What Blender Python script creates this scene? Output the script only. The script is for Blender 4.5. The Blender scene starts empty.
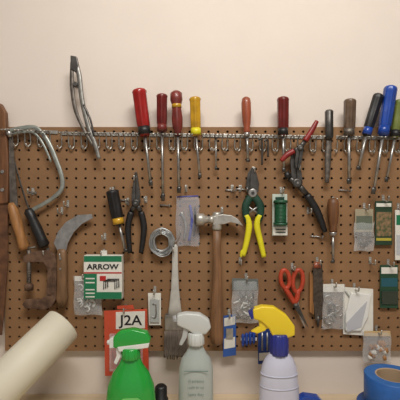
import bpy, bmesh, math, random
from mathutils import Vector, Matrix
random.seed(4)
D=1.048; F=384.0; ZC=1.437; BENCH=0.908
BF=0.018   # board front depth
sc=bpy.context.scene
sc.view_settings.view_transform='Standard'
sc.view_settings.look='None'

# ---------------- materials ----------------
def lin(c):
    c=c/255.0
    return c/12.92 if c<=0.04045 else ((c+0.055)/1.055)**2.4
def col(rgb,k=1.0): return (lin(rgb[0])*k,lin(rgb[1])*k,lin(rgb[2])*k,1)
MATS={}
def M(name,rgb,rough=.5,metal=0,var=0.0,scale=40,stretch=(1,1,1),alpha=1,coat=0,bump=0,trans=0,rgb2=None,lo=.35,hi=.65):
    if name in MATS: return MATS[name]
    m=bpy.data.materials.new(name); m.use_nodes=True
    nt=m.node_tree; b=nt.nodes['Principled BSDF']
    b.inputs['Base Color'].default_value=col(rgb)
    b.inputs['Roughness'].default_value=rough
    b.inputs['Metallic'].default_value=metal
    b.inputs['Alpha'].default_value=alpha
    b.inputs['Coat Weight'].default_value=coat
    b.inputs['Transmission Weight'].default_value=trans
    if var>0 or rgb2 or bump>0:
        tc=nt.nodes.new('ShaderNodeTexCoord'); mp=nt.nodes.new('ShaderNodeMapping')
        mp.inputs['Scale'].default_value=stretch
        nt.links.new(tc.outputs['Object'],mp.inputs['Vector'])
        n=nt.nodes.new('ShaderNodeTexNoise'); n.inputs['Scale'].default_value=scale; n.inputs['Detail'].default_value=5
        nt.links.new(mp.outputs['Vector'],n.inputs['Vector'])
        r=nt.nodes.new('ShaderNodeValToRGB')
        r.color_ramp.elements[0].position=lo; r.color_ramp.elements[1].position=hi
        if rgb2: r.color_ramp.elements[0].color=col(rgb); r.color_ramp.elements[1].color=col(rgb2)
        else:
            r.color_ramp.elements[0].color=col(rgb,1-var); r.color_ramp.elements[1].color=col(rgb,1+var)
        nt.links.new(n.outputs['Fac'],r.inputs['Fac']); nt.links.new(r.outputs['Color'],b.inputs['Base Color'])
        if bump>0:
            bp=nt.nodes.new('ShaderNodeBump'); bp.inputs['Strength'].default_value=bump; bp.inputs['Distance'].default_value=.002
            nt.links.new(n.outputs['Fac'],bp.inputs['Height']); nt.links.new(bp.outputs['Normal'],b.inputs['Normal'])
    MATS[name]=m
    return m
steel=M('steel',(165,163,160),.35,.8,.2,60)
dsteel=M('dark_steel',(88,85,82),.4,.8,.3,50)
worn=M('worn_steel',(112,105,98),.5,.7,.35,70)
galv=M('galvanised_wire',(178,175,168),.35,.7,.25,90)
black=M('black_grip',(26,25,26),.45,0,.2,60)
red=M('red_plastic',(150,26,24),.3,0,.15,40,coat=.3)
dred=M('dark_red_plastic',(100,25,22),.35,0,.2,40,coat=.3)
maroon=M('maroon_plastic',(112,42,36),.4,0,.25,40,coat=.2)
yellow=M('amber_plastic',(190,145,35),.25,0,.2,40,coat=.4)
bright=M('yellow_grip',(222,212,35),.4,0,.06,40)
blue=M('blue_plastic',(22,66,155),.3,0,.12,40,coat=.4)
dgreen=M('dark_green',(20,60,45),.5,0,.15,60)
white=M('white_plastic',(226,226,222),.35,0,.03,30,coat=.2)
offw=M('paper_white',(222,219,210),.7,0,.04,50)
wood=M('tool_wood',(160,112,65),.5,0,.25,30,(3,3,.4))
dwood=M('dark_tool_wood',(105,68,40),.5,0,.3,30,(3,3,.4))
rwood=M('red_varnish_wood',(145,72,45),.4,0,.25,30,(3,3,.4),coat=.3)
rust=M('rusty_iron',(78,56,42),.7,.2,.35,60,rgb2=(118,90,70))
rustblade=M('rusty_blade',(78,50,34),.6,.1,.3,30,rgb2=(122,82,54))
orange=M('orange_plastic',(175,64,40),.4,0,.15,50)
bag=M('clear_plastic_bag',(232,235,236),.1,0,alpha=.24,coat=.6)
bagb=M('clear_zip_bag',(215,220,230),.1,0,alpha=.2,coat=.6)
ink=M('black_ink',(20,20,22),.6)
redink=M('red_ink',(180,35,32),.6)
cteal=M('box_green',(24,115,76),.5,0,.05,30)

# ---------------- builder ----------------
class B:
    def __init__(s,name,d):
        s.name=name; s.d=d; s.k=(D-d)/F; s.bm=bmesh.new(); s.mats=[]
    def mi(s,m):
        if m not in s.mats: s.mats.append(m)
        return s.mats.index(m)
    def w(s,p):
        z=p[2] if len(p)>2 else 0
        return Vector(((p[0]-200)*s.k,-(s.d+z*s.k),ZC-(p[1]-200)*s.k))
    def rings(s,rings,mat,closed=False,smooth=True,cap=True):
        i=s.mi(mat); R=[[s.bm.verts.new(s.w(p)) for p in r] for r in rings]
        n=len(R[0]); L=len(R)
        for a in range(L if closed else L-1):
            r0=R[a]; r1=R[(a+1)%L]
            for j in range(n):
                try:
                    f=s.bm.faces.new((r0[j],r0[(j+1)%n],r1[(j+1)%n],r1[j])); f.material_index=i; f.smooth=smooth
                except ValueError: pass
        if cap and not closed:
            for r in (R[0],R[-1]):
                try:
                    f=s.bm.faces.new(r); f.material_index=i
                except ValueError: pass
    def tube(s,pts,r,mat,n=10,flat=1.0,seg=5,closed=False,ref=None,curve=True):
        P=[Vector((p[0],p[1],p[2] if len(p)>2 else 0)) for p in pts]
        rr=list(r) if isinstance(r,(list,tuple)) else [r]*len(P)
        Q=[];q=[]
        N=len(P)
        if curve and N>2:
            for a in range(N if closed else N-1):
                g=lambda k:(P[k%N] if closed else P[max(0,min(N-1,k))])
                p0,p1,p2,p3=g(a-1),g(a),g(a+1),g(a+2)
                for t in range(seg):
                    u=t/seg
                    Q.append(.5*((2*p1)+(p2-p0)*u+(2*p0-5*p1+4*p2-p3)*u*u+(3*p1-p0-3*p2+p3)*u**3))
                    q.append(rr[a]*(1-u)+rr[(a+1)%N]*u)
            if not closed: Q.append(P[-1]); q.append(rr[-1])
        else: Q=P;q=rr
        ref=Vector(ref) if ref else Vector((0,0,1))
        rg=[]
        L=len(Q)
        for a in range(L):
            if closed: T=Q[(a+1)%L]-Q[a-1]
            else: T=Q[min(L-1,a+1)]-Q[max(0,a-1)]
            T.normalize()
            S=T.cross(ref)
            if S.length<.05: S=T.cross(Vector((0.01,1,.01)))
            S.normalize(); Nn=S.cross(T)
            rg.append([Q[a]+S*q[a]*math.cos(2*math.pi*j/n)+Nn*q[a]*flat*math.sin(2*math.pi*j/n) for j in range(n)])
        s.rings(rg,mat,closed)
    def lathe(s,p0,p1,prof,mat,n=20,fl=0,fa=0,zs=1.0,cap=True):
        a=Vector((p0[0],p0[1],p0[2] if len(p0)>2 else 0)); b=Vector((p1[0],p1[1],p1[2] if len(p1)>2 else 0))
        T=(b-a).normalized()
        ref=Vector((0,0,1)) if abs(T.z)<.9 else Vector((0,1,0))
        S=T.cross(ref).normalized(); Nn=S.cross(T)
        if fl: n=fl*4
        rg=[]
        for pr in prof:
            t,r=pr[0],pr[1]; f=fa if (len(pr)<3 or pr[2]) else 0
            ring=[]
            for j in range(n):
                th=2*math.pi*j/n
                q=r*(1-f*(.5+.5*math.cos(fl*th))) if fl else r
                ring.append(a+(b-a)*t+S*q*math.cos(th)+Nn*q*zs*math.sin(th))
            rg.append(ring)
        s.rings(rg,mat,cap=cap)
    def prism(s,out,z0,z1,mat,bev=0,seg=2,rot=None,smooth=False):
        t=bmesh.new()
        v0=[t.verts.new((p[0],p[1],z0)) for p in out]; v1=[t.verts.new((p[0],p[1],z1)) for p in out]
        n=len(out)
        t.faces.new(v0[::-1]); t.faces.new(v1)
        for j in range(n): t.faces.new((v0[j],v0[(j+1)%n],v1[(j+1)%n],v1[j]))
        bmesh.ops.recalc_face_normals(t,faces=t.faces)
        if bev>0: bmesh.ops.bevel(t,geom=list(t.edges),offset=bev,segments=seg,affect='EDGES',clamp_overlap=True,profile=.6)
        s.add(t,mat,smooth)
    def add(s,t,mat,smooth=False):
        i=s.mi(mat); mp={}
        for v in t.verts: mp[v]=s.bm.verts.new(s.w(v.co))
        for f in t.faces:
            try:
                g=s.bm.faces.new([mp[v] for v in f.verts]); g.material_index=i; g.smooth=smooth
            except ValueError: pass
        t.free()
    def box(s,x0,y0,x1,y1,z0,z1,mat,bev=0):
        s.prism([(x0,y0),(x1,y0),(x1,y1),(x0,y1)],z0,z1,mat,bev)
    def text(s,txt,x,y,size,z,mat,rot=0,bold=0.0,sx=1.0):
        c=bpy.data.curves.new('t','FONT'); c.body=txt; c.size=size; c.extrude=.04; c.offset=bold
        c.align_x='CENTER'; c.align_y='CENTER'; c.resolution_u=3
        o=bpy.data.objects.new('t',c); sc.collection.objects.link(o)
        bpy.context.view_layer.update()
        me=bpy.data.meshes.new_from_object(o.evaluated_get(bpy.context.evaluated_depsgraph_get()))
        t=bmesh.new(); t.from_mesh(me)
        cr,sr=math.cos(rot),math.sin(rot)
        for v in t.verts:
            a,b=v.co.x*sx,-v.co.y
            v.co=Vector((x+a*cr-b*sr,y+a*sr+b*cr,z+v.co.z))
        s.add(t,mat)
        bpy.data.objects.remove(o); bpy.data.curves.remove(c); bpy.data.meshes.remove(me)
    def pouch(s,x0,y0,x1,y1,z0,bulge,mat,n=12,wr=.3):
        i=s.mi(mat)
        for side in (1,-.15):
            g=[]
            for a in range(n+1):
                row=[]
                for b in range(n+1):
                    u=a/n;v=b/n
                    h=(math.sin(math.pi*u)*math.sin(math.pi*v))**.5 if 0<u<1 and 0<v<1 else 0
                    z=z0+side*bulge*h*(1+random.uniform(-wr,wr))
                    dx=math.sin(v*9+x0)*.5
                    row.append(s.bm.verts.new(s.w((x0+(x1-x0)*u+dx,y0+(y1-y0)*v+math.sin(u*8+y0)*.4,z))))
                g.append(row)
            for a in range(n):
                for b in range(n):
                    f=s.bm.faces.new((g[a][b],g[a+1][b],g[a+1][b+1],g[a][b+1])); f.material_index=i; f.smooth=True
    def done(s):
        bmesh.ops.recalc_face_normals(s.bm,faces=s.bm.faces)
        me=bpy.data.meshes.new(s.name)
        xs=[v.co for v in s.bm.verts]
        lo=Vector([min(c[k] for c in xs) for k in range(3)]); hi=Vector([max(c[k] for c in xs) for k in range(3)])
        c=(lo+hi)/2
        for v in s.bm.verts: v.co-=c
        s.bm.to_mesh(me); s.bm.free()
        for m in s.mats: me.materials.append(m)
        o=bpy.data.objects.new(s.name,me); o.location=c
        sc.collection.objects.link(o)
        return o

def wbox(name,lo,hi,mat):
    bm=bmesh.new(); bmesh.ops.create_cube(bm,size=1)
    lo=Vector(lo);hi=Vector(hi);c=(lo+hi)/2;dd=hi-lo
    for v in bm.verts: v.co=Vector((v.co.x*dd.x,v.co.y*dd.y,v.co.z*dd.z))
    me=bpy.data.meshes.new(name); bm.to_mesh(me); bm.free(); me.materials.append(mat)
    o=bpy.data.objects.new(name,me); o.location=c; sc.collection.objects.link(o); return o

# ---------------- room ----------------
wallm=M('painted_wall',(224,212,201),.85,0,.02,6,bump=.05)
wbox('wall_back',(-2.6,0,0),(2.6,.1,2.6),wallm)
wbox('wall_left',(-2.7,-3.5,0),(-2.6,.1,2.6),wallm)
wbox('wall_right',(2.6,-3.5,0),(2.7,.1,2.6),wallm)
wbox('floor',(-2.7,-3.5,-.1),(2.7,.1,0),M('concrete_floor',(130,125,120),.8,0,.15,5))
wbox('ceiling',(-2.7,-3.5,2.6),(2.7,.1,2.7),M('ceiling_paint',(235,230,224),.9,0,.02,5))

# workbench
def bench():
    wd=M('bench_wood',(205,185,155),.6,0,.12,8,(.4,4,4))
    e=bpy.data.objects.new('workbench',None); sc.collection.objects.link(e)
    def part(n,lo,hi):
        p=wbox(n,lo,hi,wd); p.parent=e
    part('top',(-1.3,-.72,BENCH-.04),(1.5,-.001,BENCH))
    part('apron',(-1.25,-.68,BENCH-.14),(1.45,-.65,BENCH-.04))
    for i,(x,y) in enumerate(((-1.25,-.7),(1.36,-.7),(-1.25,-.1),(1.36,-.1))):
        part('leg_%d'%i,(x,y,0),(x+.09,y+.09,BENCH-.04))
    part('shelf',(-1.2,-.6,.2),(1.4,-.05,.23))
bench()

# pegboard with real holes
def pegboard():
    k=(D-BF)/F
    hb=M('hardboard',(124,91,61),.78,0,.1,3.5,bump=.06,rgb2=(150,112,75),lo=.28,hi=.72)
    bk=M('painted_hole_shade',(30,22,17),.95)  # near-black sheet behind the holes, shade of the gap put into its colour
    cell=.0254; r=.0036
    x0=(5-200)*k; ztop=ZC-(127-200)*k; nx=50; nz=24
    bm=bmesh.new()
    sq=[(-1,-1),(0,-1),(1,-1),(1,0),(1,1),(0,1),(-1,1),(-1,0)]
    for i in range(nx):
        for j in range(nz):
            cx=x0+(i+.5)*cell; cz=ztop-(j+.5)*cell*.985
            h=cell/2
            ov=[bm.verts.new((cx+a*h,-BF,cz+b*h*.985)) for a,b in sq]
            iv=[];ib=[]
            for a,b in sq:
                l=math.hypot(a,b)
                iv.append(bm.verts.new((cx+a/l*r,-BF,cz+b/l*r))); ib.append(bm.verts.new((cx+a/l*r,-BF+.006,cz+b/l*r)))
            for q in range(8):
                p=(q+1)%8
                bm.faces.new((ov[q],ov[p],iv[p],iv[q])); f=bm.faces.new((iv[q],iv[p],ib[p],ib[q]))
    bmesh.ops.remove_doubles(bm,verts=bm.verts,dist=1e-5)
    X0=x0;X1=x0+nx*cell;Z1=ztop;Z0=ztop-nz*cell*.985
    def q(pts,mi):
        f=bm.faces.new([bm.verts.new(p) for p in pts]); f.material_index=mi
    for (a,b) in (((X0,Z0),(X1,Z0)),((X1,Z0),(X1,Z1)),((X1,Z1),(X0,Z1)),((X0,Z1),(X0,Z0))):
        q(((a[0],-BF,a[1]),(b[0],-BF,b[1]),(b[0],-.0005,b[1]),(a[0],-.0005,a[1])),0)
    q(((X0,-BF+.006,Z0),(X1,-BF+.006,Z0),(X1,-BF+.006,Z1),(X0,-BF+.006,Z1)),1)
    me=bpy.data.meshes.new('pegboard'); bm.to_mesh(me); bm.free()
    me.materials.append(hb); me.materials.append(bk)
    o=bpy.data.objects.new('pegboard',me); sc.collection.objects.link(o)
pegboard()

# ---------------- hooks ----------------
H=B('pegboard_hooks',BF)
def hook(x,y,L=12,drop=0):
    H.tube([(x,y-3,.3),(x,y,.5),(x,y+1,L*.5),(x,y+.5,L-1),(x,y-4,L)],.75,galv,n=6,ref=(1,0,0),seg=3)
    H.box(x-1.3,y-5,x+1.3,y+2,0,.6,galv,.2)
for h in [(33,193),(62,212),(68,205),(113,192),(136,180),(128,203),(146,201),(186,190),(222,212),(253,172),(281,192),(232,190),(240,190),(297,170),(333,202),(364,208),(383,200),(398,208),(292,268),(317,262),(332,284),(354,288),(388,264),(376,330),(246,278),(229,314),(265,318),(104,254),(86,276),(126,309),(155,291),(162,232),(174,250),(48,253),(64,256),(308,212),(370,262),(215,296),(105,238),(240,262)]:
    hook(*h)
for x,y in ((28,192),(225,190),(236,189),(120,200),(310,236),(160,205),(338,190)):
    H.tube([(x,y,1),(x+9,y+.6,2),(x+10,y+2,7),(x+10,y-1,9)],.7,steel,n=6,seg=3)
H.done()

# ---------------- holder rails ----------------
def rail(name,x0,x1,y0,y1):
    r=B(name,BF)
    f=lambda x:y0+(y1-y0)*(x-x0)/(x1-x0)
    r.prism([(x0,y0-2.2),(x1,y1-2.2),(x1,y1+1.2),(x0,y0+1.2)],.4,1.2,galv,.2)
    x=x0+4; i=0
    while x<x1-4:
        y=f(x)
        r.tube([(x-3.5,y+12,2),(x-3.5,y+3,3),(x-4,y,9),(x-1.5,y+1,14),(x,y,10),(x+1.5,y+1,14),(x+4,y,9),(x+3.5,y+3,3),(x+3.5,y+12,2)],.7,galv,n=6,seg=3,ref=(.3,.9,.2))
        r.tube([(x-3.5,y+12,2),(x-5.5,y+15,3.5),(x-7,y+12,5)],.7,galv,n=6,seg=3)
        r.tube([(x+3.5,y+12,2),(x+5.5,y+15,3.5)],.7,galv,n=6,seg=3)
        r.lathe((x,y-.5,1),(x,y-.5,2),[(0,1.3),(1,.9)],steel,n=8)
        x+=12.5
    return r.done()
rail('tool_holder_rail',62,196,134,136)
rail('tool_holder_rail',202,330,136,138)
rail('tool_holder_rail',336,440,138,139)
rail('tool_holder_rail',6,58,131,133)

# ---------------- screwdrivers ----------------
def driver(name,top,hb,tip,r,m1,m2=None,style=0,sr=1.2,d=None,cap=None,fl=6):
    b=B(name,d or BF+r*.0027+.012)
    m2=m2 or m1
    t=Vector(top);h=Vector(hb)
    if style==0: # fluted
        b.lathe(top,hb,[(0,r*.55,0),(.02,r*.85,0),(.06,r,0),(.12,r),(.5,r*.98),(.78,r*.95),(.82,r*.75,0),(.9,r*.72,0),(.95,r*.85,0),(1,r*.6,0)],m1,fl=fl,fa=.24)
        b.lathe(t+(h-t)*.80,t+(h-t)*.97,[(0,r*.82),(1,r*.88)],m2)
        if cap: b.lathe(t-(h-t)*.015,t+(h-t)*.2,[(0,r*.5),(.1,r*.9),(.3,r*1.03),(1,r*1.03)],cap)
    elif style==1: # turned wood
        b.lathe(top,hb,[(0,r*.4),(.04,r*.85),(.15,r),(.4,r*1.02),(.65,r*.85),(.78,r*.62),(.85,r*.75),(.9,r*.6)],m1)
        b.lathe(t+(h-t)*.87,hb,[(0,r*.62),(.8,r*.6),(1,r*.4)],steel)
    else: # ball + waist
        b.lathe(top,hb,[(0,r*.5,0),(.05,r*.95,0),(.2,r,0),(.32,r*.75,0),(.4,r*.8),(.6,r*.98),(.8,r*.9),(.88,r*.6,0),(1,r*.5,0)],m1,fl=fl,fa=.15)
        b.lathe(t+(h-t)*.28,t+(h-t)*.38,[(0,r*.8),(1,r*.8)],m2)
    tp=Vector(tip); L=tp-h
    b.lathe(h-(h-t)*.05,h+L*.88,[(0,sr),(1,sr)],steel,n=12)
    b.lathe(h+L*.88,tp,[(0,sr),(.3,sr*1.6),(1,sr*1.3)],dsteel,n=12,zs=.5)
    return b.done()
driver('screwdriver',(139,89),(145,136),(151,186),7.4,red,black,0,1.4,cap=None)
driver('screwdriver',(162,94),(162,132),(163,201),5.8,dred,maroon,0,1.3)
driver('screwdriver',(176,91),(178,136),(179,193),6.2,maroon,yellow,2,1.4)
driver('screwdriver',(195,97),(196,136),(200,178),6,yellow,bright,0,1.2)
driver('screwdriver',(246,97),(247,137),(248,162),4.8,rwood,None,1,1.4)
driver('screwdriver',(283,97),(283,136),(284,172),6,dred,black,0,1.3)
driver('screwdriver',(350,99),(349,136),(349,184),6,M('dark_amber_plastic',(95,75,58),.3,0,.3,50,coat=.4),worn,0,1.6)
driver('screwdriver',(379,94),(366,136),(358,170),5.2,black,blue,0,1.5,cap=None)
driver('screwdriver',(391,86),(383,136),(373,194),6.4,blue,blue,0,1.5)
driver('screwdriver',(401,100),(395,138),(386,182),6,M('olive_plastic',(105,115,50),.35,0,.1,40,coat=.3),black,0,1.3)
driver('screwdriver',(112,190),(119,225),(126,252),6.5,black,yellow,0,1.4)
driver('screwdriver',(216,137),(216,139.5),(216,170),1.6,dsteel,dsteel,1,.9)
driver('awl',(333,198),(333,236),(333,263),5.5,dwood,None,1,1.3)
b=B('nut_driver',BF+.02)
b.lathe((329,110),(329,140),[(0,3),(.05,4.2),(.9,4.2),(1,3)],dsteel,fl=6,fa=.1)
b.tube([(329,138),(328,160),(327,183)],[2.8,3.2,2],worn,flat=.5)
b.done()
b=B('hex_key_set',BF+.02)
for i,x in enumerate((262,268)):
    b.tube([(x-4,140+i),(x-1,139+i),(x,142),(x,165-i*8)],1.0,dsteel,n=6)
b.done()

# ---------------- saws left ----------------
b=B('rusty_hand_saw',BF+.012)
b.prism([(-30,200),(8,200),(8,262),(5,300),(2,335),(-30,335)],-.7,.7,rustblade,.2)
b.prism([(-16,110),(-8,102),(2,104),(7,113),(8,140),(10,165),(9,203),(-24,206),(-24,190),(-4,182),(-5,150),(-12,142),(-20,130)],-3,3,M('saw_handle_wood',(112,74,46),.5,0,.3,30,(3,3,.4)),1.2)
for y in (172,190): b.lathe((4,y,3),(4,y,4),[(0,2),(1,1.6)],steel,n=12)
b.done()
b=B('hacksaw',BF+.02)
gf=M('grey_frame',(150,154,148),.4,.5,.2,50)
b.tube([(8,131),(22,128),(36,128),(47,140),(56,160),(62,178),(61,190),(50,200),(36,208),(29,212)],[2,2.2,2.2,2.3,2.4,2.3,2.3,2.1,2.1,2],gf,flat=.5)
b.tube([(12,134),(24,132),(34,133),(43,144),(51,162)],[1,1.2,1.2,1.2,1],gf,flat=.5)
b.tube([(9,133),(14,160),(24,195),(30,212)],.9,dsteel,flat=.4)
b.lathe((28,209),(45,247),[(0,3),(.06,5),(.25,4.4),(.5,5.2),(.8,5),(.95,5.6),(1,3)],black)
b.lathe((7,129),(11,137),[(0,2),(.5,2.6),(1,2)],steel)
b.done()
b=B('keyhole_saw',BF+.022)
b.prism([(9,140),(13,139),(18,206),(10,208)],-.4,.4,worn)
b.lathe((11,203),(25,250),[(0,2.6),(.08,4.2),(.35,5.2),(.7,4.4),(.92,5.6),(1,3.5)],wood)
b.done()

b=B('pruning_saw',BF+.02)
b.prism([(58,251),(54,243),(58,232),(66,222),(78,215),(92,214),(93,218),(82,224),(74,232),(68,243),(66,252)],-.6,.8,steel,.2)
b.lathe((62,249),(62,307),[(0,3.5),(.05,5),(.3,5.8),(.6,5.2),(.85,6.4),(1,4)],M('grey_brown_wood',(118,88,60),.5,0,.3,30,(3,3,.4)),zs=.75)
for y in (258,268): b.lathe((62,y,3.5),(62,y,4.8),[(0,1.2),(1,1)],steel,n=8)
b.done()
b=B('c_clamp',BF+.024)
b.prism([(24,262),(24,256),(34,251),(48,250),(55,254),(57,262),(57,298),(53,306),(46,309),(26,308),(23,304),(26,299),(42,299),(47,294),(48,268),(44,262)],-2.2,2.2,rust,.8)
b.prism([(48.5,268),(53,268),(53,294),(48.5,294)],-3.2,3.2,rust,.6)
b.lathe((29,250),(29,284),[(0,2),(1,2)],worn,n=12)
b.lathe((29,283),(29,290),[(0,2),(.3,4.5),(1,4.2)],rust)
b.lathe((23,249),(36,247),[(0,1.1),(1,1.1)],worn,n=8)
for i in range(10): b.lathe((29,266+i*1.7),(29,266.8+i*1.7),[(0,2.1),(.5,2.5),(1,2.1)],worn,n=12)
b.done()

lp=M('dull_nickel',(140,138,133),.42,.7,.25,60)
b=B('locking_pliers',BF+.03)
b.tube([(75,58),(79,75),(82,100),(88,126),(95,144),(99,159)],[1.8,2.6,2.4,2.3,2.3,1.9],lp,flat=.55)
b.tube([(72,62),(72,85),(75,108),(82,126),(93,146)],[1.7,2.3,2,1.7,1.3],worn,flat=.5)
b.prism([(71,56),(77,57),(79,66),(76,73),(71,69)],-2,2,dsteel,.5)
b.lathe((76,85,-3),(76,85,3.5),[(0,2.6),(.9,2.6),(1,2)],dsteel,n=12)
b.tube([(84,105,1),(91,120,2),(94,136,1)],1.0,dsteel)
b.done()

# ---------------- pliers helper ----------------
def pliers(name,jaw,pivot,hl,hr,mj,mg,jr=4,hr_r=2.6,d=None,grip=.25,long=False):
    b=B(name,d or BF+.02)
    px,py=pivot; jx,jy=jaw
    dv=Vector((jx-px,jy-py)); n=Vector((-dv.y,dv.x)).normalized()
    for sgn in (1,-1):
        p=lambda t,o:(px+dv.x*t+n.x*o*sgn,py+dv.y*t+n.y*o*sgn)
        b.prism([p(-.1,.0),p(0,jr),p(.3,jr*.95),p(.7,jr*(.55 if long else .9)),p(1,jr*.25 if long else jr*.5),p(1,.25),p(.4,.25),p(.1,.1)],-1.6,1.6,mj,.4)
    b.lathe((px,py,-2.6),(px,py,2.8),[(0,jr*.9),(.9,jr*.9),(1,jr*.6)],mj)
    b.lathe((px,py,2.6),(px,py,3.3),[(0,1.3),(1,1)],steel,n=10)
    for pts in (hl,hr):
        pts=[pivot]+list(pts)
        k=max(1,int(len(pts)*grip))
        b.tube(pts[:k+1],[hr_r*.9]*(k+1),mj,flat=.6)
        rr=[hr_r*1.15]*(len(pts)-k); rr[-1]=hr_r*.8
        b.tube(pts[k:],rr,mg,flat=.8)
    return b.done()
pliers('needle_nose_pliers',(136,172),(136,203),[(131,212),(128,228),(130,253)],[(141,212),(144,228),(141,253)],dsteel,black,4.4,2.8,long=True)
pliers('red_handle_pliers',(297,168),(300,148),[(294,151),(287,155),(281,161)],[(305,141),(311,132),(317,121)],dsteel,M('dark_red_grip',(130,28,26),.4,0,.15,40),3.6,2.5,d=BF+.034)
pliers('diagonal_cutters',(294,152),(297,183),[(289,178),(286,172)],[(307,195),(317,211),(325,232)],dsteel,black,5.4,3.3)
b=B('tin_snips',BF+.022)
b.prism([(252,167),(256,172),(259,184),(258,192),(253,196),(250,188),(250,178)],-.3,1.8,dsteel,.4)
b.prism([(252,167),(248,173),(246,184),(247,192),(252,196),(254,186)],-2,-.3,dsteel,.4)
b.lathe((252.5,193,-2.5),(252.5,193,3),[(0,4.5),(.9,4.5),(1,3.6)],steel)
b.lathe((252.5,193,3),(252.5,193,4),[(0,1.8),(1,1.5)],dsteel,n=6)
b.tube([(251,196),(246,205),(246,215),(249,224)],[3.6,4,3.6,3.3],dgreen,flat=.6)
b.tube([(254,196),(260,205),(260,215),(257,224)],[3.6,4,3.6,3.3],dgreen,flat=.6)
b.tube([(247,206),(259,214)],1,steel); b.tube([(259,206),(247,214)],1,steel)
b.tube([(246,215),(249,225),(247,240),(243,256)],[3,3.2,3,2.4],bright,flat=.8)
b.tube([(260,215),(257,225),(260,240),(264,257)],[3,3.2,3,2.4],bright,flat=.8)
b.tube([(245,249,0),(242,252,0),(241,257,0)],[1.5,1.8,1.2],bright)
b.done()

# ---------------- hammer ----------------
b=B('claw_hammer',BF+.03)
hd=M('hammer_steel',(180,176,168),.4,.6,.2,40)
b.prism([(213,216),(222,214),(231,215),(238,219),(243,226),(238,224),(230,222),(224,224),(213,225)],-3.6,3.6,hd,.8)
b.lathe((208,219.5),(214,219.5),[(0,3.2),(1,4.6)],hd,n=16)
b.lathe((196,219.5),(209,219.5),[(0,5),(.1,6.2),(.55,6.2),(.7,4.2),(1,3.3)],hd,n=20)
b.lathe((217,212),(217,230),[(0,3.6),(.1,4.6),(.9,4.8),(1,4.2)],hd,zs=.8)
b.lathe((217,226),(217,345),[(0,4),(.2,3.9),(.45,4.6),(.7,6.2),(.92,6.6),(.98,6),(1,3)],M('hammer_handle_wood',(128,92,62),.5,0,.3,25,(4,4,.4)),zs=.7)
b.done()

# ---------------- paint brush ----------------
b=B('paintbrush',BF+.014)
b.lathe((175,244),(175,318),[(0,1.2),(.04,2.8),(.3,3),(.6,4),(.85,6),(1,8)],M('brush_handle',(185,182,174),.5,0,.1,40),zs=.4)
b.box(165,314,186,329,-3.2,3.2,M('ferrule',(150,146,140),.35,.8,.2,60),.6)
br=M('bristles',(112,100,90),.9,0,.35,60,(8,8,.6))
b.prism([(166,328),(185,328),(188,345),(187,354),(180,356),(172,354),(165,357),(164,345)],-3,3,br,.8)
for i in range(22):
    x=165+i
    b.tube([(x,330,3),(x+random.uniform(-.5,.5),345,3.3),(x+random.uniform(-1,1),356+random.uniform(-1,3),2)],.5,br,n=4,seg=2)
b.done()

# wire coil
b=B('wire_coil',BF+.012)
cw=M('bare_silver_wire',(172,174,174),.35,.7,.3,80)
for i in range(11):
    r=7.6+ (i%5)*1.15
    b.tube([(162+r*math.cos(a*math.pi/6)+random.uniform(-.5,.5),242+r*1.12*math.sin(a*math.pi/6)+random.uniform(-.4,.4),-1.5+i*.6) for a in range(12)],.6,cw,n=6,seg=3,closed=True)
for a in (.4,2.2,4.4): b.lathe((162+7.5*math.cos(a),242+7.5*math.sin(a)),(162+12.8*math.cos(a),242+12.8*math.sin(a)),[(0,2.2),(1,2.2)],dsteel,n=10)
b.tube([(172,245,2),(178,238,3),(181,230,2)],.7,galv,n=6)
b.done()

# ---------------- bags & packets ----------------
b=B('plastic_bag_of_blades',BF+.012)
b.pouch(176,196,199,246,0,3,bagb)
zb=M('blue_zip',(80,85,160),.4)
b.tube([(177,197,.2),(198,196,.2)],.7,zb,curve=False)
b.tube([(181,212,1),(186,225,2),(184,240,1)],1.4,steel,flat=.4)
b.tube([(190,205,1),(192,220,2),(189,241,1)],1.3,zb,flat=.4)
b.tube([(195,207,1),(195,222,2),(194,236,1)],1.0,dsteel,flat=.4)
b.done()
b=B('staple_box',BF+.02)
b.box(85,255,123,298,-4.5,4.5,offw,.4)
b.box(85.3,255.3,122.7,261,4.5,4.75,cteal)
b.box(85.3,273,98,297.7,4.5,4.75,cteal)
b.box(98,291,122.7,297.7,4.5,4.75,cteal)
b.box(85.3,271.3,122.7,272.6,4.5,4.8,redink)
b.text('ARROW',103.9,266.2,7.2,4.9,ink,bold=.2,sx=1.15)
b.prism([(101,275),(107,275),(107,280),(101,280)],4.5,4.75,redink)
for i in range(3): b.tube([(105+i*2,288-i,4.9+i*.3),(105+i*2,280-i,4.9+i*.3),(116+i*2,280-i,4.9+i*.3),(116+i*2,288-i,4.9+i*.3)],.55,dsteel,n=6,curve=False)
for y in (277,281,288,291.5,295): b.box(87,y,96,y+1.2,4.7,4.9,offw)
b.box(101,250.5,107,255.5,-.5,.5,offw)
b.done()
b=B('bag_of_cup_hooks',BF+.012)
b.pouch(74,276,102,315,0,3.5,bag)
b.box(75,276,101,281,.1,.7,offw)
for i in range(20):
    x=random.uniform(79,97);y=random.uniform(286,309)
    b.tube([(x-3,y-2,.5),(x,y-3,1),(x+2.5,y,1.5),(x,y+3,1)],.8,white if i%3 else steel,n=6,seg=3)
b.done()
ocard=M('orange_red_card',(196,76,48),.5,0,.08,30)
b=B('tape_refill_package',BF+.02)
b.prism([(104,311),(147,309),(149,374),(105,376)],-1,.2,ocard,.2)
b.prism([(117,309),(117,306),(133,305),(134,309)],-.8,0,ocard)
b.prism([(116,312),(145,311),(145,328),(116,329)],.2,.6,offw)
b.text('J2A',131,320.5,14,.8,ink,bold=.2,sx=1.1)
b.box(110,333,143,370,.2,4,bag,1)
b.lathe((126,352,.3),(126,352,3.5),[(0,13),(.9,13),(1,12)],M('brick_red',(150,45,30),.5,0,.1,30),n=28)
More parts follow.
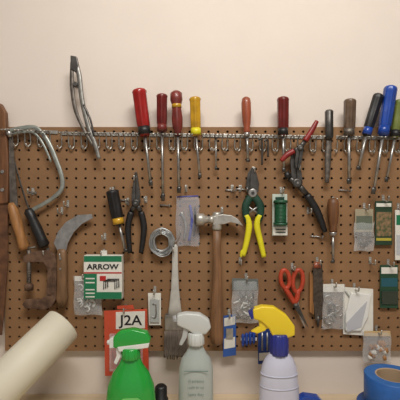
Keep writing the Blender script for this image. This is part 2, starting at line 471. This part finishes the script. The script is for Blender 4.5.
b.lathe((126,352,3.5),(126,352,3.8),[(0,6),(1,6)],offw)
b.done()
b=B('picture_hook_packet',BF+.01)
b.prism([(148,293),(161,293),(161,325),(149,325)],-.5,.5,offw,.2)
b.box(150,299,159.5,322,.5,2,M('grey_card',(170,173,170),.5),.5)
b.tube([(153,304,2),(156,304,2.5),(156,316,2.5),(152,316,2)],.7,steel,n=6)
b.done()
# green wire spool on card
b=B('garden_wire_spool',BF+.024)
b.prism([(273,194),(288,194),(288,236),(273,236)],-4,-3.2,M('spool_card',(190,200,188),.6),.2)
b.box(276,197,285,200,-3.2,-2.8,dgreen)
b.lathe((280.5,200),(280.5,203),[(0,6),(.3,7),(1,7)],M('spool_flange',(32,82,56),.45),n=28)
b.lathe((280.5,203),(280.5,223),[(0,4.6),(1,4.6)],dgreen,n=20)
wg=M('green_wire',(30,88,58),.4,0,.2,60)
for i in range(14):
    y=204+i*1.35
    b.tube([(280.5+5.3*math.cos(a*math.pi/6),y,5.3*math.sin(a*math.pi/6)) for a in range(12)],.72,wg,n=6,seg=2,closed=True,ref=(0,1,0))
b.lathe((280.5,222.5),(280.5,225.5),[(0,7),(.7,7),(1,6)],M('spool_flange',(32,82,56),.45),n=28)
b.box(273.5,227,288,235.5,-3.2,-2,offw,.3)
for y in (229,232): b.box(276,y,286,y+1,-2,-1.8,dgreen)
b.done()
def packet(name,x0,y0,x1,y1,base,bands,d=.008,lean=0,hole=True,thick=1.2):
    b=B(name,BF+d)
    b.prism([(x0,y0),(x1,y0+lean),(x1,y1+lean),(x0,y1)],-thick/2,thick/2,base,.25)
    z=thick/2
    for (a,c,m,dz) in bands:
        b.prism([(x0+1,y0+(y1-y0)*a),(x1-1,y0+(y1-y0)*a+lean),(x1-1,y0+(y1-y0)*c+lean),(x0+1,y0+(y1-y0)*c)],z,z+dz,m,min(.3,dz*.4))
    return b
pic=M('seed_picture',(62,78,44),.6,0,.3,120,rgb2=(150,118,88))
b=packet('seed_packet',375,201,392,245,M('packet_green',(34,58,38),.5,0,.1,30),[(.05,.13,offw,.2),(.25,.8,pic,.2),(.84,.9,M('dull_yellow',(180,165,60),.5),.2)]); b.done()
b=packet('screw_bag',355,209,373,232,M('tan_card',(160,150,126),.7),[(.3,.9,M('grey_green_card',(95,102,86),.6),.2)])
b.pouch(354,222,374,251,.3,3,bag)
for i in range(26):
    x=random.uniform(357,371);y=random.uniform(232,248);a=random.uniform(0,3.1)
    b.tube([(x-2.5*math.cos(a),y-2.5*math.sin(a),.6),(x+2.5*math.cos(a),y+2.5*math.sin(a),1.4)],.8,worn,n=6)
b.done()
b=packet('white_hanging_card',395,210,412,260,offw,[(.1,.3,cteal,.2),(.5,.9,M('pale_grey_card',(180,182,185),.6),.3)]); b.done()
b=packet('green_hardware_card',380,265,398,308,M('packet_forest',(30,68,46),.5),[(.05,.2,offw,.2),(.3,.5,M('packet_teal',(30,85,98),.5),.2),(.6,.9,M('packet_dark',(50,58,48),.4),1.5)]); b.done()
b=packet('wall_plate_package',343,287,373,334,offw,[],lean=2)
b.prism([(350,292),(370,294),(367,316),(360,330),(345,330),(345,312)],.6,3,white,.8)
b.prism([(345,322),(358,308),(366,300),(360,326),(346,331)],3,3.4,M('pale_grey_plastic',(185,187,193),.3,coat=.3),.2)
b.tube([(344,290,1),(350,300,1.5),(345,316,1.2),(345,331,1)],.9,M('grey_card',(170,173,170),.5),n=6)
b.done()
b=B('bag_of_hooks',BF+.012)
b.pouch(322,284,345,329,0,4,bag)
b.box(323,284,344,292,.1,.8,offw)
for i in range(13):
    x=random.uniform(327,340);y=random.uniform(298,323);a=random.uniform(0,6)
    b.tube([(x+4*math.cos(a+q*.8),y+4*math.sin(a+q*.8),.5+i*.15) for q in range(5)],.9,steel if i%3 else dsteel,n=6,seg=3)
b.done()
b=B('bag_of_screws',BF+.014)
b.pouch(232,279,258,323,0,4,bag)
b.prism([(232,278),(258,279),(258,290),(232,290)],.1,.8,M('grey_header_card',(100,105,102),.6),.1)
for i in range(44):
    x=random.uniform(236,254);y=random.uniform(294,319);a=random.uniform(0,3.1)
    b.tube([(x-3.5*math.cos(a),y-3.5*math.sin(a),.4),(x+3*math.cos(a),y+3*math.sin(a),2)],.8,(worn,dsteel,white,steel)[i%4],n=6)
b.done()
b=packet('utility_blade_pack',223,316,236,357,M('packet_blue',(40,85,160),.4,0,.1,30),[(.05,.25,offw,.3),(.55,.8,offw,.2)],lean=-2); b.box(226,328,233,338,.7,2,steel,.3); b.done()
b=packet('drill_bit_card',258,319,276,364,M('packet_navy',(35,60,125),.4,0,.1,30),[(.05,.22,M('packet_yellow',(220,190,50),.5),.3),(.75,.92,offw,.3)],lean=-1)
for i in range(3): b.tube([(262+i*5,332,1.3),(262+i*5,350,1.3)],.9,steel,n=8)
b.done()
b=B('blue_wall_anchor_strip',BF+.01)
for i in range(4): b.lathe((243+i*3.6,334-i,0),(243+i*3.6,347-i,0),[(0,1),(.1,1.7),(.8,1.5),(1,.6)],blue,n=10)
b.box(241,338,257,341,-1.8,-.8,white)
b.done()
b=B('bag_of_wooden_plugs',BF+.012)
b.pouch(363,331,391,363,0,4,bag)
b.box(364,331,390,336,.1,.8,M('tan_header',(200,170,120),.6))
for i in range(24):
    x=random.uniform(368,386);y=random.uniform(341,358)
    b.lathe((x,y-2,1),(x+1,y+2,2),[(0,1.4),(.2,2),(.8,2),(1,1.4)],wood if i%4 else offw,n=8)
b.done()

# scissors
b=B('scissors',BF+.018)
def ell(cx,cy,rx,ry,z,rot=0,n=12):
    return [(cx+rx*math.cos(t*2*math.pi/n)*math.cos(rot)-ry*math.sin(t*2*math.pi/n)*math.sin(rot),cy+rx*math.cos(t*2*math.pi/n)*math.sin(rot)+ry*math.sin(t*2*math.pi/n)*math.cos(rot),z) for t in range(n)]
b.tube(ell(285,279,4.4,9,.5,-.12),[2.2]*12,orange,closed=True,seg=3,flat=.9)
b.tube(ell(298,281,5,11,-.5,.1),[2.2]*12,orange,closed=True,seg=3,flat=.9)
b.tube([(285,288),(290,296),(294,303)],[2.4,2.8,2.2],orange); b.tube([(298,292),(297,298),(295,303)],[2.4,2.8,2.2],orange)
b.prism([(291,299),(296,299),(300,308),(309,329),(304,322),(294,307)],.2,1,dsteel,.2)
b.prism([(293,299),(298,299),(300,308),(306,330),(302,322),(296,307)],-.8,.1,steel,.2)
b.lathe((295.5,304,-1.4),(295.5,304,2),[(0,1.8),(.8,1.8),(1,1.3)],steel,n=12)
b.done()
b=B('wood_rasp',BF+.014)
b.prism([(313,264),(322,264),(323,300),(321,320),(315,320),(313,300)],-1,1.2,M('file_steel',(85,75,66),.6,.6,.35,140),.4)
b.lathe((318,316),(318,327),[(0,2),(1,1)],dsteel,n=8)
b.lathe((317,262),(317,268),[(0,2),(.5,4.2),(1,4.2)],rwood,zs=.5)
b.done()
b=B('folding_rule',BF+.01)
for i in range(3): b.box(309.5+i*1.4,272+i*2,310.6+i*1.4,312+i,-1.5,1.5,wood,.2)
b.done()

# ---------------- bench objects ----------------
def benchy(d): return 200+(ZC-BENCH)/((D-d)/F)
def bottle(name,cx,prof,mat,mh,mt,head,trig,neck,d,zs=.62,label=None,collar=None,extra=None,sk=None):
    b=B(name,d); by=benchy(d)
    y0=prof[0][0]
    L=by-y0
    b.lathe((cx,y0),(cx,by),[((y-y0)/L,r) for y,r in prof]+[(.985,prof[-1][1]),(1,prof[-1][1]*.9)],mat,n=32,zs=zs)
    b.lathe((cx,neck[0]),(cx,neck[1]),[(0,neck[2]*.85),(.08,neck[2]),(.9,neck[2]*1.05),(1,neck[2])],collar or mh,fl=14,fa=.08)
    b.prism(head,-5,5,mh,2,3,smooth=True)
    b.prism(trig,-2.6,2.6,mt,1,2)
    if extra: extra(b,by)
    if label: label(b)
    return b.done()
gb=M('green_bottle',(32,158,58),.25,0,.03,20,coat=.5)
def ex(b,by):
    b.prism([(110,338),(115,336),(115,347),(110,347)],-3.6,3.6,white,.8)
    b.lathe((111,342),(107.5,342.5),[(0,2.6),(1,2.2)],white,n=14)
    b.prism([(118,345),(150,341),(149,346),(120,350)],-5.2,5.2,white,.8)
def lb(b):
    b.prism([(121,396),(126,391),(140,390),(146,395),(146,415),(121,415)],14.8,15.2,M('label_green',(120,200,110),.5),.1)
bottle('green_spray_bottle',131,[(352,9),(358,9.5),(364,12),(372,18),(384,23),(400,25),(410,25)],gb,gb,white,
 [(114,336),(120,330),(133,328),(147,331),(151,338),(149,345),(138,349),(124,349),(114,346)],[(116,346),(122,348),(121,356),(117,364),(114,362),(117,355)],(347,358,9),.15,label=lb,extra=ex)
tb=M('translucent_bottle',(182,192,188),.3,0,.03,20,alpha=.8,coat=.3)
def ex2(b,by):
    b.lathe((177,319),(173,319.5),[(0,3.8),(.2,4.4),(1,4)],M('grey_nozzle',(160,160,160),.4),fl=8,fa=.1)
    b.tube([(196,345,0),(197,380,0),(200,by-4,0)],1.2,white,n=8)
def lb2(b):
    m=M('label_ink_grey',(120,140,136),.6)
    for i,(y,sz,t) in enumerate(((376,3.6,'all purpose'),(382,3.2,'ready to use'),(389,3.6,'heavy duty'),(396,4,'spray'))):
        b.text(t,196,y,sz,11.1,m)
    b.prism([(184,366),(208,366),(208,367),(184,367)],10.9,11.1,m)
bottle('clear_spray_bottle',196,[(341,7),(347,7.5),(352,10),(358,14.5),(368,17),(395,17.5),(410,17.5)],tb,M('sprayer_white',(200,203,200),.4,coat=.2),M('trigger_grey',(180,182,180),.4),
 [(177,314),(186,312),(200,313),(209,319),(211,327),(206,333),(196,334),(188,329),(177,324)],[(184,326),(189,328),(187,337),(182,345),(179,344),(182,336)],(332,344,8.2),.14,label=lb2,extra=ex2)
wb=M('white_bottle',(198,200,218),.3,0,.03,20,coat=.4)
yh=M('yellow_sprayer',(235,205,40),.35,coat=.3)
navy=M('navy_plastic',(35,45,130),.35,coat=.3)
def ex3(b,by):
    b.prism([(248,312),(254,307),(257,314),(251,319)],-4,4,navy,1)
    for y in (372,384): b.lathe((279,y),(279,y+1.5),[(0,18.6 if y<380 else 19.6),(1,18.8 if y<380 else 19.8)],M('bottle_rib',(188,192,212),.35),zs=.62,n=32)
bottle('yellow_spray_bottle',279,[(345,8),(352,9),(358,14),(366,17.5),(390,20),(410,20)],wb,yh,yh,
 [(252,308),(262,305),(274,306),(286,314),(294,325),(294,334),(286,337),(272,335),(268,327),(260,320),(253,318)],[(258,318),(268,325),(265,330),(257,333),(251,331),(259,326)],(333,354,9.2),.13,collar=navy,extra=ex3)
d=.11;b=B('black_capped_marker_bottle',d);by=benchy(d)
b.lathe((161,385),(161,by),[(0,4),(.06,6),(.4,6.2),(.42,7.2),(.97,7.2),(1,6.5)],black,n=24); b.done()
def roll(name,cx,yt,yb,r,ri,d,ms,mt):
    b=B(name,d)
    n=48
    def ring(r,y): return [(cx+r*math.cos(2*math.pi*j/n),y,r*math.sin(2*math.pi*j/n)) for j in range(n)]
    b.rings([ring(ri,yt+.3),ring(ri,yb-.3)],M('roll_core',(175,150,120),.8),cap=False)
    b.rings([ring(ri+1.5,yt),ring(r-.6,yt)],mt,cap=False,smooth=False)
    b.rings([ring(ri,yt+.3),ring(ri+1.5,yt)],M('roll_core',(175,150,120),.8),cap=False)
    b.rings([ring(r-.6,yt),ring(r,yt+.6),ring(r,yb-.6),ring(r-.6,yb)],ms,cap=False)
    b.rings([ring(r-.6,yb),ring(ri,yb-.3)],mt,cap=False,smooth=False)
    return b.done()
d=.16; by=benchy(d)
bt=M('painters_tape',(35,92,165),.5,0,.08,60); bt2=M('painters_tape_side',(42,100,168),.6,0,.06,60)
roll('masking_tape_roll',393,375,by-24,27,15,d,bt,bt2)
roll('masking_tape_roll',391,by-23.9,by,32,17,d,M('navy_tape',(30,60,120),.45,0,.08,60),M('navy_tape_side',(45,80,140),.5))
d=.12; by=benchy(d); b=B('utility_knife',d)
b.prism([(298,by-22),(304,by-25),(318,by-23),(328,by-12),(328,by),(298,by)],-5,5,blue,1.2)
b.prism([(328,by-8),(338,by-1.5),(328,by-1)],-.4,.4,steel)
b.done()
def tube3():
    e=Vector(((63-200)*.955/F,-(D-.955),ZC-(325-200)*.955/F))
    l=Vector(((9-200)*.85/F,-(D-.85),ZC-(379-200)*.85/F))
    v=(l-e).normalized(); r=.0475
    perp=r*math.sqrt(1-v.z**2)
    L=(e.z-perp-BENCH)/(-v.z)
    q=e+v*L
    bm=bmesh.new(); n=64
    S=v.cross(Vector((0,0,1))).normalized(); N=S.cross(v)
    def ring(p,r): return [bm.verts.new(p+S*r*math.cos(2*math.pi*j/n)+N*r*math.sin(2*math.pi*j/n)) for j in range(n)]
    R=[ring(e+v*.15,r-.006),ring(e,r-.006),ring(e-v*.0015,r-.002),ring(e+v*.001,r),ring(q-v*.001,r),ring(q,r-.006),ring(q-v*.15,r-.006)]
    for a in range(len(R)-1):
        for j in range(n):
            f=bm.faces.new((R[a][j],R[a][(j+1)%n],R[a+1][(j+1)%n],R[a+1][j])); f.smooth=a==3
    bm.faces.new(R[0]);bm.faces.new(R[-1])
    bmesh.ops.recalc_face_normals(bm,faces=bm.faces)
    c=(e+q)/2
    for x in bm.verts: x.co-=c
    me=bpy.data.meshes.new('paper_roll'); bm.to_mesh(me); bm.free(); me.materials.append(M('cream_paper',(215,209,190),.55,0,.03,10))
    o=bpy.data.objects.new('paper_roll',me); o.location=c; sc.collection.objects.link(o)
tube3()

# ---------------- lights ----------------
w=bpy.data.worlds.new('w'); sc.world=w; w.use_nodes=True
w.node_tree.nodes['Background'].inputs['Color'].default_value=(1,.965,.92,1)
w.node_tree.nodes['Background'].inputs['Strength'].default_value=.4
def area(name,loc,rot,sx,sy,e,c):
    l=bpy.data.lights.new(name,'AREA'); l.shape='RECTANGLE'; l.size=sx; l.size_y=sy; l.energy=e; l.color=c
    o=bpy.data.objects.new(name,l); o.location=loc; o.rotation_euler=rot; sc.collection.objects.link(o)
area('ceiling_light',(.15,-1.1,2.55),(math.radians(22),0,0),.9,.35,27,(1,.97,.92))
cam=bpy.data.cameras.new('camera'); cam.lens=F/400*36; cam.sensor_width=36; cam.clip_start=.02
co=bpy.data.objects.new('camera',cam); co.location=(0,-D,ZC); co.rotation_euler=(math.radians(90),0,0)
sc.collection.objects.link(co); sc.camera=co
